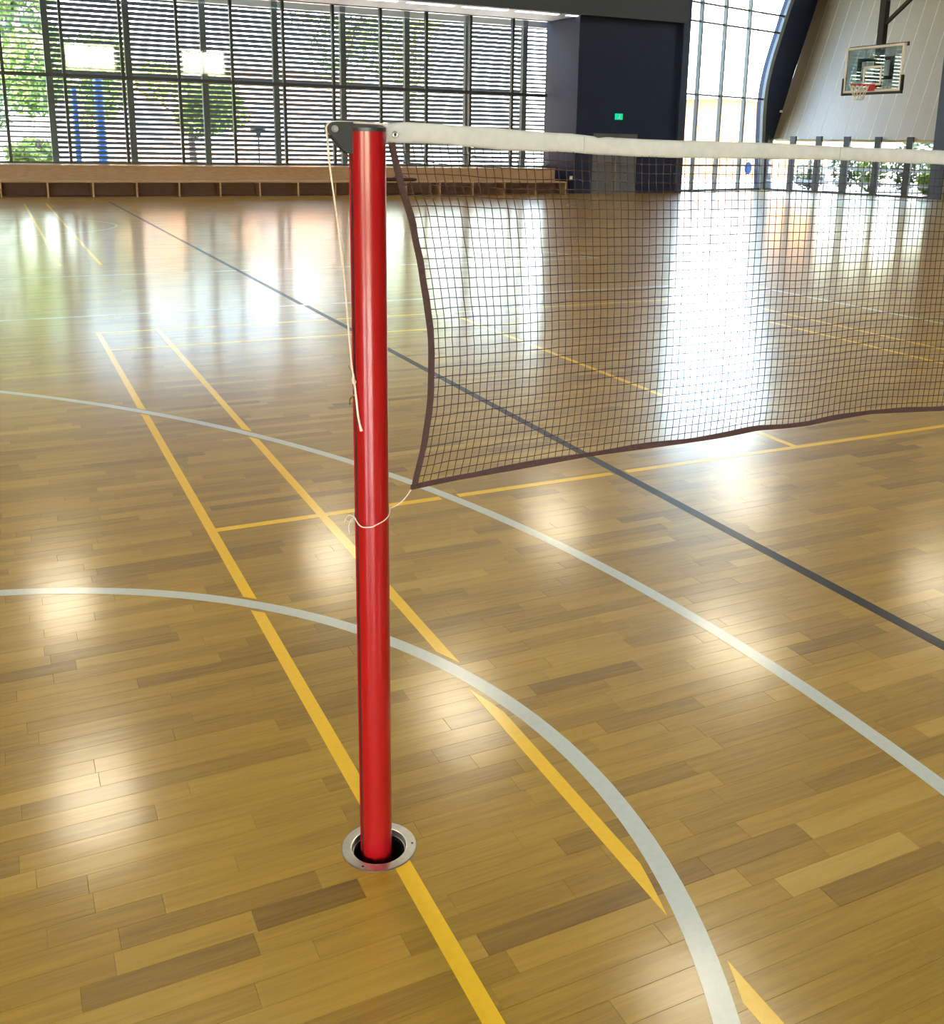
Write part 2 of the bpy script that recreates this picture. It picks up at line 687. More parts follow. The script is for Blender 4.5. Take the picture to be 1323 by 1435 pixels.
# inner piece up to the socket flange, then from the flange towards the camera
pts = [(x, l1[k]) for k, x in enumerate(xs)]
low = [(x, SOCK.y + math.sqrt(ring ** 2 - (x - SOCK.x) ** 2)) for x in xs]
paint(low + pts[::-1], 'line_yellow', YL1)
low2 = [(x, SOCK.y - math.sqrt(ring ** 2 - (x - SOCK.x) ** 2)) for x in xs]
yend = [C1[1] - math.sqrt((R1 - .025 - CL) ** 2 - (x - C1[0]) ** 2) for x in xs]
paint([(x, yend[k]) for k, x in enumerate(xs)] + low2[::-1], 'line_yellow', YL1)
yout = [C1[1] - math.sqrt((R1 + .025 + CL) ** 2 - (x - C1[0]) ** 2) for x in xs]
paint([(xs[0], -6.7), (xs[-1], -6.7), (xs[-1], yout[-1]), (xs[0], yout[0])], 'line_yellow', YL1)
YL2 = 'yellow painted inner badminton sideline'
# inner sideline: above the circle
xa, xb = .455, .493
N = 24
xs = [xa + (xb - xa) * k / N for k in range(N + 1)]


def circ_y(x, c, r, s=1):
    v = r * r - (x - c[0]) ** 2
    return c[1] + s * math.sqrt(max(v, 0))


paint([(x, circ_y(x, C2, R2 + .025 + CL)) for x in xs] + [(xb, 6.70), (xa, 6.70)], 'line_yellow', YL2)
paint([(x, circ_y(x, C1, R1 + .025 + CL)) for x in xs] + [(x, circ_y(x, C2, R2 - .025 - CL)) for x in reversed(xs)],
      'line_yellow', YL2)
paint([(x, circ_y(x, C1, R1 - .025 - CL, -1)) for x in xs] + [(x, circ_y(x, C1, R1 - .025 - CL)) for x in reversed(xs)],
      'line_yellow', YL2)
paint([(xa, -6.7), (xb, -6.7)] + [(x, circ_y(x, C1, R1 + .025 + CL, -1)) for x in reversed(xs)], 'line_yellow', YL2)
# short service line, long service line, back boundary, centre line, far sidelines
xg = C2[0] + math.sqrt((R2 + .04) ** 2 - (2.0 - C2[1]) ** 2)
xg0 = C2[0] + math.sqrt((R2 - .04) ** 2 - (2.0 - C2[1]) ** 2)
SV = 'yellow painted short service line'
strip(.038, 2.0, xg0, 2.0, .04, 'line_yellow', SV)
strip(xg, 2.0, 1.905, 2.0, .04, 'line_yellow', SV)
strip(1.985, 2.0, 6.10, 2.0, .04, 'line_yellow', SV)
for y, lb in ((5.92, 'yellow painted long service line'), (6.66, 'yellow painted back boundary line')):
    strip(.038, y, 1.905, y, .04, 'line_yellow', lb)
    strip(1.985, y, 6.10, y, .04, 'line_yellow', lb)
strip(3.05, 2.02, 3.05, 6.66, .04, 'line_yellow', 'yellow painted centre line')
strip(5.60, -6.7, 5.60, 6.68, .04, 'line_yellow', 'far yellow inner sideline')
strip(6.06, -6.7, 6.06, 6.68, .04, 'line_yellow', 'far yellow outer sideline')
strip(3.05, -6.66, 3.05, -2.02, .04, 'line_yellow')
for y in (-2.0, -5.92, -6.66):
    strip(.038, y, 6.1, y, .04, 'line_yellow')
# black line across the courts, white sideline, next court beyond
strip(1.945, -9, 1.945, 7.50, .05, 'line_black', 'black painted line across the court')
strip(1.925, 7.56, 1.885, 24.6, .05, 'line_black', 'black painted line of the far court')
strip(XL + 1, 7.53, 7.08, 7.53, .05, 'line_white', 'long white painted sideline')
strip(7.08, 7.55, 7.12, -7.5, .05, 'line_white', 'white painted end line')
strip(XL + 1, 10.45, 6.9, 10.30, .05, 'line_white', 'far white painted sideline')
strip(6.9, 10.3, 6.2, 12.2, .05, 'line_white', 'short white painted line of the far court')
strip(.02, 11.4, .02, 24, .04, 'line_yellow', 'yellow sideline of the far court')
strip(.48, 11.4, .48, 24, .04, 'line_yellow', 'yellow inner sideline of the far court')
arc((-.55, 17.5), 1.85, -180, 180, .05, 'line_white', 'white centre circle of the far court', 80)
arc((14.3, 20.6), 1.75, -180, 180, .05, 'line_white', 'small white circle near the doors', 80)

# ------------------------------------------------------------------ shell
def pierced(axis, plane, a0, a1, holes):
    """0.2 m wall along X or Y with window openings (u0, u1, z0, z1), side by side"""
    m = MB()
    def bx(u0, u1, z0, z1):
        if axis == 'X':
            m.box(u0, u1, plane - .2, plane, z0, z1)
        else:
            m.box(plane - .2, plane, u0, u1, z0, z1)
    u = a0
    for h0, h1, z0, z1 in holes:
        bx(u, h0, 0, ZC)
        bx(h0, h1, 0, z0)
        bx(h0, h1, z1, ZC)
        u = h1
    bx(u, a1, 0, ZC)
    return m


def plain_window(n, axis, plane, h, pitch=1.5):
    """mullions and panes that fill one opening"""
    r = sroot('window_%d' % n, 'unseen dark framed window that lets daylight into the hall')
    u0, u1, z0, z1 = h
    k = max(1, round((u1 - u0) / pitch))
    for i in range(k + 1):
        u = u0 + (u1 - u0) * i / k
        a, b = max(u - .03, u0), min(u + .03, u1)
        q = (a, b, plane - .15, plane - .05) if axis == 'X' else (plane - .15, plane - .05, a, b)
        MB().box(*q, z0, z1).build('mullion', M['frame'], r)
        if i < k:
            c, d = u + .03, u + (u1 - u0) / k - .03
            q = (c, d, plane - .105, plane - .095) if axis == 'X' else (plane - .105, plane - .095, c, d)
            MB().box(*q, z0, z1).build('pane', M['glass'], r)


HB_ = ((-8.6, -1.6, .8, 4.4), (4.4, 7.4, 5.7, 7.1), (11.6, 14.4, 5.7, 7.1))  # low opening added as daylight fill; high pair mirrors in the big window
HL_ = ((-12.2, -6.5, .8, 4.8),)  # unseen opening added so more daylight reaches the post and net
struct(pierced('X', YBK, XL, 36, HB_).build('wall_behind', M['wallpale']))
struct(pierced('Y', XL, YBK, YW, HL_).build('wall_left', M['wallpale']))
for k, h in enumerate(HB_):
    plain_window(4 + k, 'X', YBK, h)
plain_window(7, 'Y', XL, HL_[0])
struct(MB().box(XL - .2, 37, YBK - .2, 31.5, ZC, ZC + .25).build('ceiling', M['ceil']))
# wall with the big window: below the sill, above the head
wf = MB()
wf.box(XL, XR, YW, YW + .25, 0, ZS - .02)
wf.box(XL, XR, YW, YW + .25, ZH + .25, ZC)
struct(wf.build('wall_window', M['wallpale']))
# dark bulkhead above the recess with the pale soffit
bk = sroot('trim_1', 'dark grey bulkhead above the big window')
MB().box(XL, 20.15, 26.95, 27.13, 5.42, ZC).build('bulkhead_face', M['grey'], bk)
MB().box(XL, XR, 27.13, YW - .06, 5.42, 5.47).build('soffit', M['soffit'], bk)
for k in range(-3, 9):
    x = 1.75 + 1.76 * k
    MB().box(x + .1, x + 1.55, 27.30, 27.48, 5.405, 5.42).build('light_strip', M['strip'], bk)
# navy wall with door opening
DX0, DX1, DZ = 16.95, 18.66, 1.90
nv = MB()
nv.box(XR, DX0, YN, YN + .2, 0, 5.42)
nv.box(DX1, 20.15, YN, YN + .2, 0, 5.42)
nv.box(DX0, DX1, YN, YN + .2, DZ, 5.42)
nv.box(DX0, DX1, YN + .10, YN + .2, 0, DZ)
nv.box(XR, XR + .2, YN + .2, YW + .25, 0, ZC)
nv.box(XR, 20.15, YN, YN + .2, 5.42, ZC)
struct(nv.build('wall_navy', M['navy']))
jamb = MB()
jamb.prism([(20.15, YN - .12, 0), (20.43, YN - .12, 0), (20.60, 27.98, 0), (20.15, 27.98, 0)], (0, 0, ZC))
struct(jamb.build('trim_2', M['navy_lit']), 'navy jamb toned daylit blue beside the tall glazed end wall')
# double door
dr = sroot('door_1', 'grey double door with chrome push bars in the navy wall')
MB().box(DX0, DX1, YN + .02, YN + .06, DZ - .05, DZ).build('door_frame', M['door'], dr)
dm = (DX0 + DX1) / 2
for s, a, b in ((-1, DX0, dm - .006), (1, dm + .006, DX1)):
    lf = MB().box(a, b, YN + .03, YN + .08, .002, DZ - .05).build('door_leaf', M['door'], dr)
    MB().box(dm + s * .05 - .018, dm + s * .05 + .018, YN + .005, YN + .03, .03, 1.15).build('edge_plate', M['chrome'], lf)
    MB().box(min(dm + s * .12, dm + s * .78), max(dm + s * .12, dm + s * .78), YN - .05, YN - .02, .92, .965).build('push_bar', M['chrome'], lf)
    for q in (.14, .76):
        MB().box(dm + s * q - .02, dm + s * q + .02, YN - .03, YN + .03, .915, .97).build('bar_bracket', M['chrome'], lf)
    MB().box(dm + s * .05 - .05, dm + s * .05 + .05, YN - .02, YN + .03, 1.76, 1.81).build('door_closer', M['chrome'], lf)

# wall beside/behind the right side
struct(MB().prism([onBC(7.0, 0, -.3), onBC(7.0, 0, .25), onBC(44, 0, .25), onBC(44, 0, -.3)], (0, 0, ZC)).build('wall_right', M['wallpale']))
struct(MB().prism([onBC(6.80, 0, -.15), onBC(6.80, 0, .30), onBC(7.25, 0, .30), onBC(7.25, 0, -.15)], (0, 0, ZC)).build('trim_3', M['grey']), 'dark pier at the end of the pale panelled wall')

# ------------------------------------------------------------------ big louvred window
win = sroot('window_1', 'wide dark framed window with outside louvres')
PITCH_M = 1.5
X_M0 = .03 - PITCH_M * 2
posts_px = (16, 98, 179, 257, 331, 402, 470, 535, 597, 657, 715)


def on_plane_y(px, py, y):
    d = fw + rt * ((px - CX) / F) + up * ((CY - py) / F)
    return CAM + d * ((y - CAM.y) / d.y)


xm0 = on_plane_y(16, 228, YW + .05).x
xm1 = on_plane_y(715, 228, YW + .05).x
pm = (xm1 - xm0) / 10
mull = [xm0 + pm * k for k in range(-1, 11)]
for x in mull:
    MB().box(x - .04, x + .04, YW - .02, YW + .13, ZS, ZH).build('mullion', M['frame'], win)
edges = [mull[0] - pm] + mull + [XR]
for a, b in zip(edges, edges[1:]):
    MB().box(a + .04, b - .04, YW, YW + .11, ZT - .05, ZT + .05).build('transom', M['frame'], win)
    for z0, z1 in ((ZS, ZT - .05), (ZT + .05, ZH - .02)):
        MB().box(a + .04, b - .04, YW + .05, YW + .06, z0, z1).build('pane', M['glass'], win)
MB().box(XL, XR, YW - .06, YW + .18, ZH, ZH + .12).build('head', M['frame'], win)
MB().box(XL, XR, YW - .02, YW + .14, ZS - .02, ZS + .02).build('window_sill', M['frame'], win)
# unseen blank panel left of the modelled mullions, widened to shut out sky
MB().box(XL, edges[0], YW - .02, YW + .13, ZS, ZH).build('blanking_panel', M['frame'], win)

# grey steel columns and the louvre screens between them
col_px = (79, 188, 292, 389, 483, 570, 651, 730)
xc0 = on_plane_y(79, 228, YS).x
xc1 = on_plane_y(730, 228, YS).x
pc = (xc1 - xc0) / 7
cols = [xc0 + pc * k for k in range(-2, 8)]
col0 = None
for k, x in enumerate(cols):
    if col0 is None:
        col0 = MB().box(-.085, .085, -.10, .10, 0, ZH + .3)
        cm_ = col0.mesh('steel_column', M['column'])
    o = bpy.data.objects.new('steel_column', cm_)
    C.objects.link(o)
    o.location = (x, YS - .05, 0)
    tag(o, 'grey steel column outside the louvred window', 'column', 'grey columns outside the louvred window')
fas = struct(MB().box(XL, XR + .4, YS - .12, YS + .35, ZH - .10, ZH + .35).build('trim_4', M['soffit']), 'pale fascia above the louvres')
SP = .137
slat_mesh = {}


def slat_geo(l, depth, th, tilt):
    key = (round(l, 3), depth, tilt)
    if key not in slat_mesh:
        dy, dz = depth / 2 * math.cos(tilt), depth / 2 * math.sin(tilt)
        slat_mesh[key] = MB().obox((0, 0, 0), (l, 0, 0), depth, th, (0, math.cos(tilt), math.sin(tilt))).mesh('slat', M['slat'])
    return slat_mesh[key]


bays = list(zip(cols, cols[1:] + [XR + .75]))
LG = 'louvre screens outside the big window'
for k, (a, b) in enumerate(bays):
    if k == 1:
        tilt, dep = math.radians(-18), .12
        lab = 'louvre screen with thin open slats showing trees, left of all dark screens'
    elif k == len(bays) - 1:
        tilt, dep = math.radians(-26), .13
        lab = 'narrow louvre screen ending at the navy wall'
    elif k == 0:
        tilt, dep = math.radians(-34), .15
        lab = 'dark louvre screen beyond the outermost column'
    else:
        tilt, dep = math.radians(-34), .15
        lab = {2: 'dark louvre screen with two blue posts behind its slats',
               3: 'dark louvre screen between the blue posts and the garden lamp',
               4: 'dark louvre screen with the slim garden lamp behind it',
               5: 'dark louvre screen behind the cream cord and pulley bracket',
               6: 'dark louvre screen behind the top of the red post',
               7: 'dark louvre screen with leafy tree behind, above the dark bag on the bench',
               8: 'dark louvre screen next to the narrow one at the navy wall'}[k]
    t = thing('louvre_screen', lab, 'louvre screen', (a + .01, YS + .14, ZS - .04), LG)
    for r in range(34):
        o = bpy.data.objects.new('slat', slat_geo(b - a - .02, dep, .012, tilt))
        C.objects.link(o)
        o.parent = t
        o.location = (0, 0, .03 + SP * r)

# ------------------------------------------------------------------ tall glazed end wall and its arch
w2 = sroot('window_2', 'tall glazed end wall with grey mullions')
AIN = ((5.4, 0.0), (5.28, 1.73), (5.21, 3.28), (5.42, 4.43), (5.92, 5.71), (6.33, 6.67), (7.0, 8.0), (7.7, ZC))
AOUT = ((5.87, 0.0), (5.79, 1.87), (6.83, 4.38), (8.0, 7.04), (9.05, ZC))


def arch_s(z):
    return interp([(b, a) for a, b in AIN], z)


mus = (1.15, 2.49, 3.90)
for s in mus:
    MB().obox(onAB(s, 0, .0), onAB(s, ZC, .0), .085, .14, tuple(AB)).build('mullion', M['column'], w2)
hz = (.90, 3.29, 5.67, 6.27)
sides = [0] + list(mus)
for i, a in enumerate(sides):
    for z in (.03,) + hz:
        b = mus[i] if i < 3 else arch_s(z)
        MB().obox(onAB(a + .04, z), onAB(b - .04, z), .06, .06 if z > .1 else .08, tuple(NAB)).build('transom', M['frame'], w2)
    zz = (.06,) + hz + (ZC,)
    for z0, z1 in zip(zz, zz[1:]):
        b0 = mus[i] if i < 3 else arch_s(z0)
        b1 = mus[i] if i < 3 else arch_s(z1)
        MB().prism([onAB(a + .04, z0 + .03), onAB(b0 - .04, z0 + .03), onAB(b1 - .04, z1 - .03), onAB(a + .04, z1 - .03)],
                   NAB * .01).build('pane', M['glass'], w2)
ar = MB()
ain = smooth_path([(s, z, 0) for s, z in AIN], 5)
front = [onAB(p[0], p[1], .12) for p in ain]
outer = []
for p in ain:
    outer.append(onAB(interp([(b, a) for a, b in AOUT], p[1]), p[1], .12))
for i in range(len(front) - 1):
    ar.quad(front[i], outer[i], outer[i + 1], front[i + 1])
    ar.quad(front[i], front[i + 1], front[i + 1] - NAB * .45, front[i] - NAB * .45)
    ar.quad(outer[i], outer[i] - NAB * .45, outer[i + 1] - NAB * .45, outer[i + 1])
    ar.quad(front[i] - NAB * .45, front[i + 1] - NAB * .45, outer[i + 1] - NAB * .45, outer[i] - NAB * .45)
struct(ar.build('trim_5', M['navy']), 'dark curved arch frame between glazing and pale panels')
rv = MB()
for i in range(len(ain) - 1):
    p, q = ain[i], ain[i + 1]
    rv.quad(onAB(p[0] - .13, p[1], .06), onAB(p[0], p[1], .11), onAB(q[0], q[1], .11), onAB(q[0] - .13, q[1], .06))
    rv.quad(onAB(p[0] - .13, p[1], -.06), onAB(q[0] - .13, q[1], -.06), onAB(q[0], q[1], -.06), onAB(p[0], p[1], -.06))
    rv.quad(onAB(p[0] - .13, p[1], .06), onAB(q[0] - .13, q[1], .06), onAB(q[0] - .13, q[1], -.06), onAB(p[0] - .13, p[1], -.06))
rv.build('curved_edge_frame', M['column'], w2)

# ------------------------------------------------------------------ low glazed strip on the right and the leaning panels
w3 = sroot('window_3', 'low glazed strip below the pale panelled wall')
ZP = 1.88
fm = [.12, 1.24, 2.33, 3.46, 4.66, 5.83, 6.80]
for s in fm:
    wd = .23 if 0 < fm.index(s) < 6 else .09
    MB().obox(onBC(s, 0), onBC(s, ZP + .1), wd, .10, tuple(BC)).build('mullion', M['frame'], w3)
for a, b in zip(fm, fm[1:]):
    for z in (.03, .36, .85):
        MB().obox(onBC(a + .05, z), onBC(b - .05, z), .05, .07 if z < .1 else .035, tuple(NBC)).build(
            'transom', M['frame'] if z < .1 else M['carpaint'], w3)
    MB().prism([onBC(a + .05, .06), onBC(b - .05, .06), onBC(b - .05, ZP), onBC(a + .05, ZP)], NBC * .01).build('pane', M['glass'], w3)
pw = sroot('wall_panelled', 'pale wood panelled wall leaning outwards above the glazed strip')
P0 = onAB(5.79, 1.87, .10)
P1 = onAB(8.0, 7.04, .10)
leanv = (P1 - P0) / (P1.z - P0.z)
P2 = onBC(6.82, 1.90, .06)
base = (P2 - P0)
base.z = 0
nb = 13
topz = ZC
pn = base.cross(leanv).normalized()
if pn.dot(CAM - P0) < 0:
    pn = -pn
for k in range(nb):
    a, b = k / nb, (k + 1) / nb
    A0 = P0 + base * a + base.normalized() * .010
    B0 = P0 + base * b - base.normalized() * .010
    A0.z = B0.z = ZP
    h = topz - ZP
    MB().prism([A0, B0, B0 + leanv * h, A0 + leanv * h], -pn * .04).build('panel_board', M['panel'], pw)
A0, B0 = P0.copy(), P0 + base
A0.z = B0.z = ZP
MB().prism([A0 - pn * .004, B0 - pn * .004, B0 + leanv * (topz - ZP) - pn * .004, A0 + leanv * (topz - ZP) - pn * .004], -pn * .2).build('panel_backing', M['panelgap'], pw)
# small white lamp on the arch edge
tag(MB().lathe([(.001, .09), (.05, .08), (.07, .03), (.07, 0), (.001, 0)], onAB(6.12, 2.85, .13), 16).build('wall_lamp', M['white'], smooth=True),
    'small white wall lamp on the edge of the dark arch', 'lamp')

# ------------------------------------------------------------------ stepped storage bench
bn = thing('storage_bench', 'long stepped plywood bench with open cubbyholes under the big window', 'bench', (0, 26.35, 0))
YB = 26.35
bx0, bp = -.41, 1.0615
bxe = 15.52
HB = .405


def bpart(name, m, *a):
    x0, x1, y0, y1, z0, z1 = a
    return MB().box(x0, x1, y0 - YB, y1 - YB, z0, z1).build(name, m, bn)


bpart('seat_board', M['wood'], XL + .1, bxe + .02, YB, 27.28, HB - .035, HB)
for k in range(-9, 16):
    x = bx0 + bp * k
    bpart('divider', M['wood'], x - .022, x + .022, YB + .01, 26.95, 0, HB - .035)
    if k < 15:
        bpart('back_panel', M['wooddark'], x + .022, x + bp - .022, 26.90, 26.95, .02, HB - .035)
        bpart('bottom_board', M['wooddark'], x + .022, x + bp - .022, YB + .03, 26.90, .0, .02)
bpart('riser', M['wood'], XL + .1, 15.62, 27.28, 27.32, 0, ZS - .05)
bpart('upper_board', M['wood'], XL + .1, 15.64, 27.26, YW - .03, ZS - .05, ZS - .01)
bpart('end_panel', M['wood'], 15.60, 15.64, 27.32, YW - .03, 0, ZS - .05)
# dark bag lying on the lower step
bg = MB()
bag = thing('sports_bag', 'long flat dark bag lying on the lower bench step behind the net', 'bag', (10.05, 26.47, HB))
bg.tube([(x, 0, .055) for x in (-.52, -.5, -.4, -.2, 0, .2, .38, .5, .52)], [.015, .045, .055, .052, .056, .05, .055, .04, .012], 12)
bg.build('bag_body', M['bag'], bag, smooth=True)
MB().tube(smooth_path([(-.22, -.03, .10), (-.15, -.05, .145), (0, -.06, .155), (.15, -.05, .145), (.22, -.03, .10)], 4), .01, 6).build('bag_handle', M['black'], bag, smooth=True)

# exit sign, switch, blue sign
ex = thing('exit_sign', 'small green exit sign above the grey double door', 'sign', (17.86, YN - .06, 2.34))
MB().box(-.13, .13, 0, .06, 0, .19).build('sign_box', M['green'], ex)
# running figure and arrow as flat white marks
fig = MB()
fig.prism([(.01, -.003, .13), (.04, -.003, .13), (.04, -.003, .16), (.01, -.003, .16)], (0, .003, 0))
fig.prism([(-.02, -.003, .06), (.02, -.003, .06), (.045, -.003, .125), (.005, -.003, .125)], (0, .003, 0))
fig.prism([(-.06, -.003, .03), (-.04, -.003, .025), (.005, -.003, .065), (-.015, -.003, .075)], (0, .003, 0))
fig.prism([(.01, -.003, .065), (.03, -.003, .06), (.055, -.003, .03), (.035, -.003, .025)], (0, .003, 0))
fig.build('running_figure', M['white'], ex)
sw = thing('wall_switch', 'small white switch plate on a stub post beside the bench end', 'switch', (16.06, YN - .2, 0))
MB().box(-.05, .05, -.012, .012, .44, .56).build('plate', M['white'], sw)
MB().box(-.015, .015, .012, .05, 0, .54).build('stub_post', M['black'], sw)
MB().box(-.018, .018, -.02, -.012, .48, .52).build('rocker', M['white'], sw)
bs = MB().lathe([(.001, 0), (.23, 0), (.23, .01), (.001, .01)], (0, 0, 0), 24, 'Y').build('round_sign', M['bluesign'])
bs.location = onAB(4.42, .80, .05)
bs.rotation_euler.z = math.atan2(AB.y, AB.x)
tag(bs, 'round blue sign on the tall glazing beside the arch', 'sign')

# ------------------------------------------------------------------ basketball backboard
BX, BY, BZ = 18.80, 17.37, 2.90
hp = thing('basketball_hoop', 'ceiling hung basketball backboard with red rim in front of pale panels', 'basketball hoop', (BX, BY, BZ))
bw, bh = 1.83 / 2, 1.07
bb = MB().box(0, .015, -bw + .05, bw - .05, .05, bh - .05).build('backboard', M['boardglass'], hp)
fr = MB()
fr.box(-.012, .03, -bw, bw, 0, .055).box(-.012, .03, -bw, bw, bh - .055, bh)
fr.box(-.012, .03, -bw, -bw + .055, .055, bh - .055).box(-.012, .03, bw - .055, bw, .055, bh - .055)
fr.build('board_frame', M['white'], bb)
sq = MB()
sq.box(-.006, -.001, -.295, .295, .15, .20).box(-.006, -.001, -.295, .295, .55, .60)
sq.box(-.006, -.001, -.295, -.245, .20, .55).box(-.006, -.001, .245, .295, .20, .55)
sq.build('target_square', M['white'], bb)
pd = MB()
pd.box(-.03, .05, -bw - .05, bw + .05, -.06, .0)
for s in (-1, 1):
    a, b = sorted((s * bw, s * (bw + .055)))
    pd.box(-.03, .05, a, b, 0, .36)
pd.build('edge_padding', M['black'], bb, bevel=.015)
MB().box(-.012, .02, -bw - .09, bw - .10, bh, bh + .02).build('top_bar', M['blackmetal'], bb)
MB().box(-.012, .02, -bw - .12, -bw - .07, bh - .07, bh + .02).build('bar_end', M['blackmetal'], bb)
# dark steel support frame behind the glass
sf = MB()
sf.box(.04, .10, -.55, .55, .28, .36).box(.04, .10, -.55, .55, .72, .80)
sf.box(.04, .10, .48, .56, .28, .80).box(.04, .10, -.56, -.48, .28, .80)
sf.build('support_frame', M['blackmetal'], hp)
MB().box(.10, .24, -.10, .08, .10, ZC - BZ).build('mast', M['blackmetal'], hp)
MB().obox((.17, -.10, 1.58), (.17, -7.2, ZC - BZ), .075, .075).build('brace', M['blackmetal'], hp)
MB().obox((.17, -.10, 2.05), (.95, .55, 4.7), .06, .06).build('brace', M['blackmetal'], hp)
MB().obox((.17, -.02, 2.15), (-.55, .75, 4.7), .06, .06).build('brace', M['blackmetal'], hp)
rm = MB()
rm.tube([(-.38 + .225 * math.cos(a), .225 * math.sin(a), .15) for a in [2 * math.pi * i / 28 for i in range(28)]], .012, 8, closed=True)
rm.box(-.16, 0, -.11, .11, .135, .155).box(-.02, 0, -.13, .13, .02, .18)
rm.build('rim', M['rim'], hp)
hn = MB()
for i in range(12):
    for s in (-1, 1):
        p = []
        for k in range(5):
            a = 2 * math.pi * (i + s * k * .5) / 12
            r_ = .22 - .03 * k
            p.append((-.38 + r_ * math.cos(a), r_ * math.sin(a), .14 - .085 * k))
        hn.tube(p, .006, 4)
hn.build('hoop_net', M['hoopnet'], hp)

# ------------------------------------------------------------------ ceiling lamps
lp = {}
for i, x in enumerate((-6.5, 0, 6.5, 13, 19.7)):
    for j, y in enumerate((6, 14, 22)):
        t = thing('ceiling_lamp', 'warm white rectangular lamp hung below the gym ceiling', 'lamp', (x, y, 9.0), 'rows of ceiling lamps')
        if not lp:
            lp['h'] = MB().box(-.59, .59, -1.24, 1.24, .012, .10).mesh('housing', M['housing'])
            lp['d'] = MB().box(-.55, .55, -1.2, 1.2, 0, .012).mesh('diffuser', M['diffuser'])
            lp['r'] = MB().tube([(0, -.4, .09), (0, -.4, .39)], .01, 6).tube([(0, .4, .09), (0, .4, .39)], .01, 6).mesh('hanger', M['housing'])
        for n, k in (('housing', 'h'), ('diffuser', 'd'), ('hanger', 'r')):
            o = bpy.data.objects.new(n, lp[k])
            C.objects.link(o)
            o.parent = t

# ------------------------------------------------------------------ floor socket
so = thing('floor_socket', 'round brushed steel floor socket around the foot of the red post', 'floor socket', (SOCK.x, SOCK.y, 0))
fl = MB().lathe([(.0605, -.006), (.0605, .0016), (.0625, .0022), (.0815, .0022), (.0830, .0010), (.0830, -.002), (.0775, -.002), (.0775, -.02), (.0605, -.02), (.0605, -.006)], (0, 0, 0), 64)
fl.build('flange', M['steel'], so, smooth=False)
sl = MB().lathe([(.0605, -.014), (.0575, -.014), (.0575, -.017), (.0560, -.017), (.0560, -.26), (.0001, -.26)], (0, 0, 0), 48)
sl.build('sleeve', M['darksteel'], so)
MB().lathe([(.0590, -.010), (.0590, -.0125), (.0566, -.0125), (.0566, -.010), (.0590, -.010)], (0, 0, 0), 48).build('inner_lip', M['steel'], so)
for a in (-18, 100, 222):
    ca, sa = math.cos(math.radians(a)), math.sin(math.radians(a))
    MB().lathe([(.0001, .0027), (.0022, .0027), (.0028, .0022), (.0028, .0018)], (.0735 * ca, .0735 * sa, 0), 10).build('screw', M['black'], so)

# ------------------------------------------------------------------ red net post
PX, PY, PR, PH = -.0142, -.070, .0346, 1.546
LEAN = -.0018 / 1.55
po = thing('net_post', 'tall round red steel net post standing in the floor socket', 'post', (PX, PY, 0))
HALF = math.radians(19)
seg = 60
prof = []
for i in range(seg + 1):
    a = math.pi + HALF + (2 * math.pi - 2 * HALF) * i / seg
    prof.append((PR * math.cos(a), PR * math.sin(a)))
prof += [((PR - .006) * math.cos(math.pi - HALF), PR * math.sin(math.pi - HALF)),
         ((PR - .006) * math.cos(math.pi + HALF), PR * math.sin(math.pi + HALF))]
k = len(prof)
pm_ = MB()
for z in (-.25, PH):
    pm_.v += [(x, y, z) for x, y in prof]
for i in range(k):
    j = (i + 1) % k
    pm_.f.append((i, j, k + j, k + i))
pm_.f.append(tuple(range(k, 2 * k)))
pole = pm_.build('pole', M['red'], po)
for p in pole.data.polygons:
    p.use_smooth = len(p.vertices) == 4
md = pole.modifiers.new('edge', 'EDGE_SPLIT')
md.split_angle = math.radians(35)
MB().box(-PR + .0045, -PR + .0065, -.0105, .0105, -.25, PH - .045).build('slot_strip', M['slot'], pole)
MB().lathe([(.0001, PH + .007), (PR - .003, PH + .007), (PR + .0006, PH + .004), (PR + .0006, PH - .003), (PR - .004, PH - .003)], (0, 0, 0), 48).build('top_cap', M['black'], po)
# pulley bracket: two cheeks with a rounded nose
ck = [(-.030, 1.5595), (-.060, 1.5595)]
for i in range(9):
    a = math.radians(95 + 140 * i / 8)
    ck.append((-.0662 + .0125 * math.cos(a), 1.5465 + .0125 * math.sin(a)))
ck += [(-.050, 1.510), (-.042, 1.5035), (-.030, 1.5015)]
for y in (-.013, .008):
    MB().prism([(x, y, z) for x, z in ck], (0, .005, 0)).build('bracket_cheek', M['black'], po, bevel=.001)
MB().box(-.042, -.026, -.008, .008, 1.502, 1.555).build('bracket_web', M['black'], po)
pu = MB().lathe([(.0001, -.006), (.0115, -.006), (.0085, 0), (.0115, .006), (.0001, .006)], (-.0662, 0, 1.5465), 28, 'Y').build('pulley', M['steel'], po, smooth=False)
MB().lathe([(.0001, -.0180), (.0035, -.0180), (.0045, -.0165), (.0062, -.0165), (.0062, -.0130), (.0001, -.013)], (-.0662, 0, 1.5465), 20, 'Y').build('pulley_bolt', M['steel'], po)
# two wire cleat hooks on the side of the post


def rel(p):
    return (p[0] - PX, p[1] - PY, p[2])


MB().tube(smooth_path([(-.030, -.004, 1.078), (-.036, -.010, 1.080), (-.0375, -.008, 1.088), (-.039, .004, 1.094), (-.0405, .010, 1.100)], 5), .0016, 8).build('cleat_hook', M['steel'], po, smooth=True)
MB().tube(smooth_path([(-.030, -.010, 1.046), (-.0365, -.012, 1.045), (-.039, -.004, 1.041), (-.041, .004, 1.033), (-.040, .010, 1.022)], 5), .0016, 8).build('cleat_hook', M['steel'], po, smooth=True)

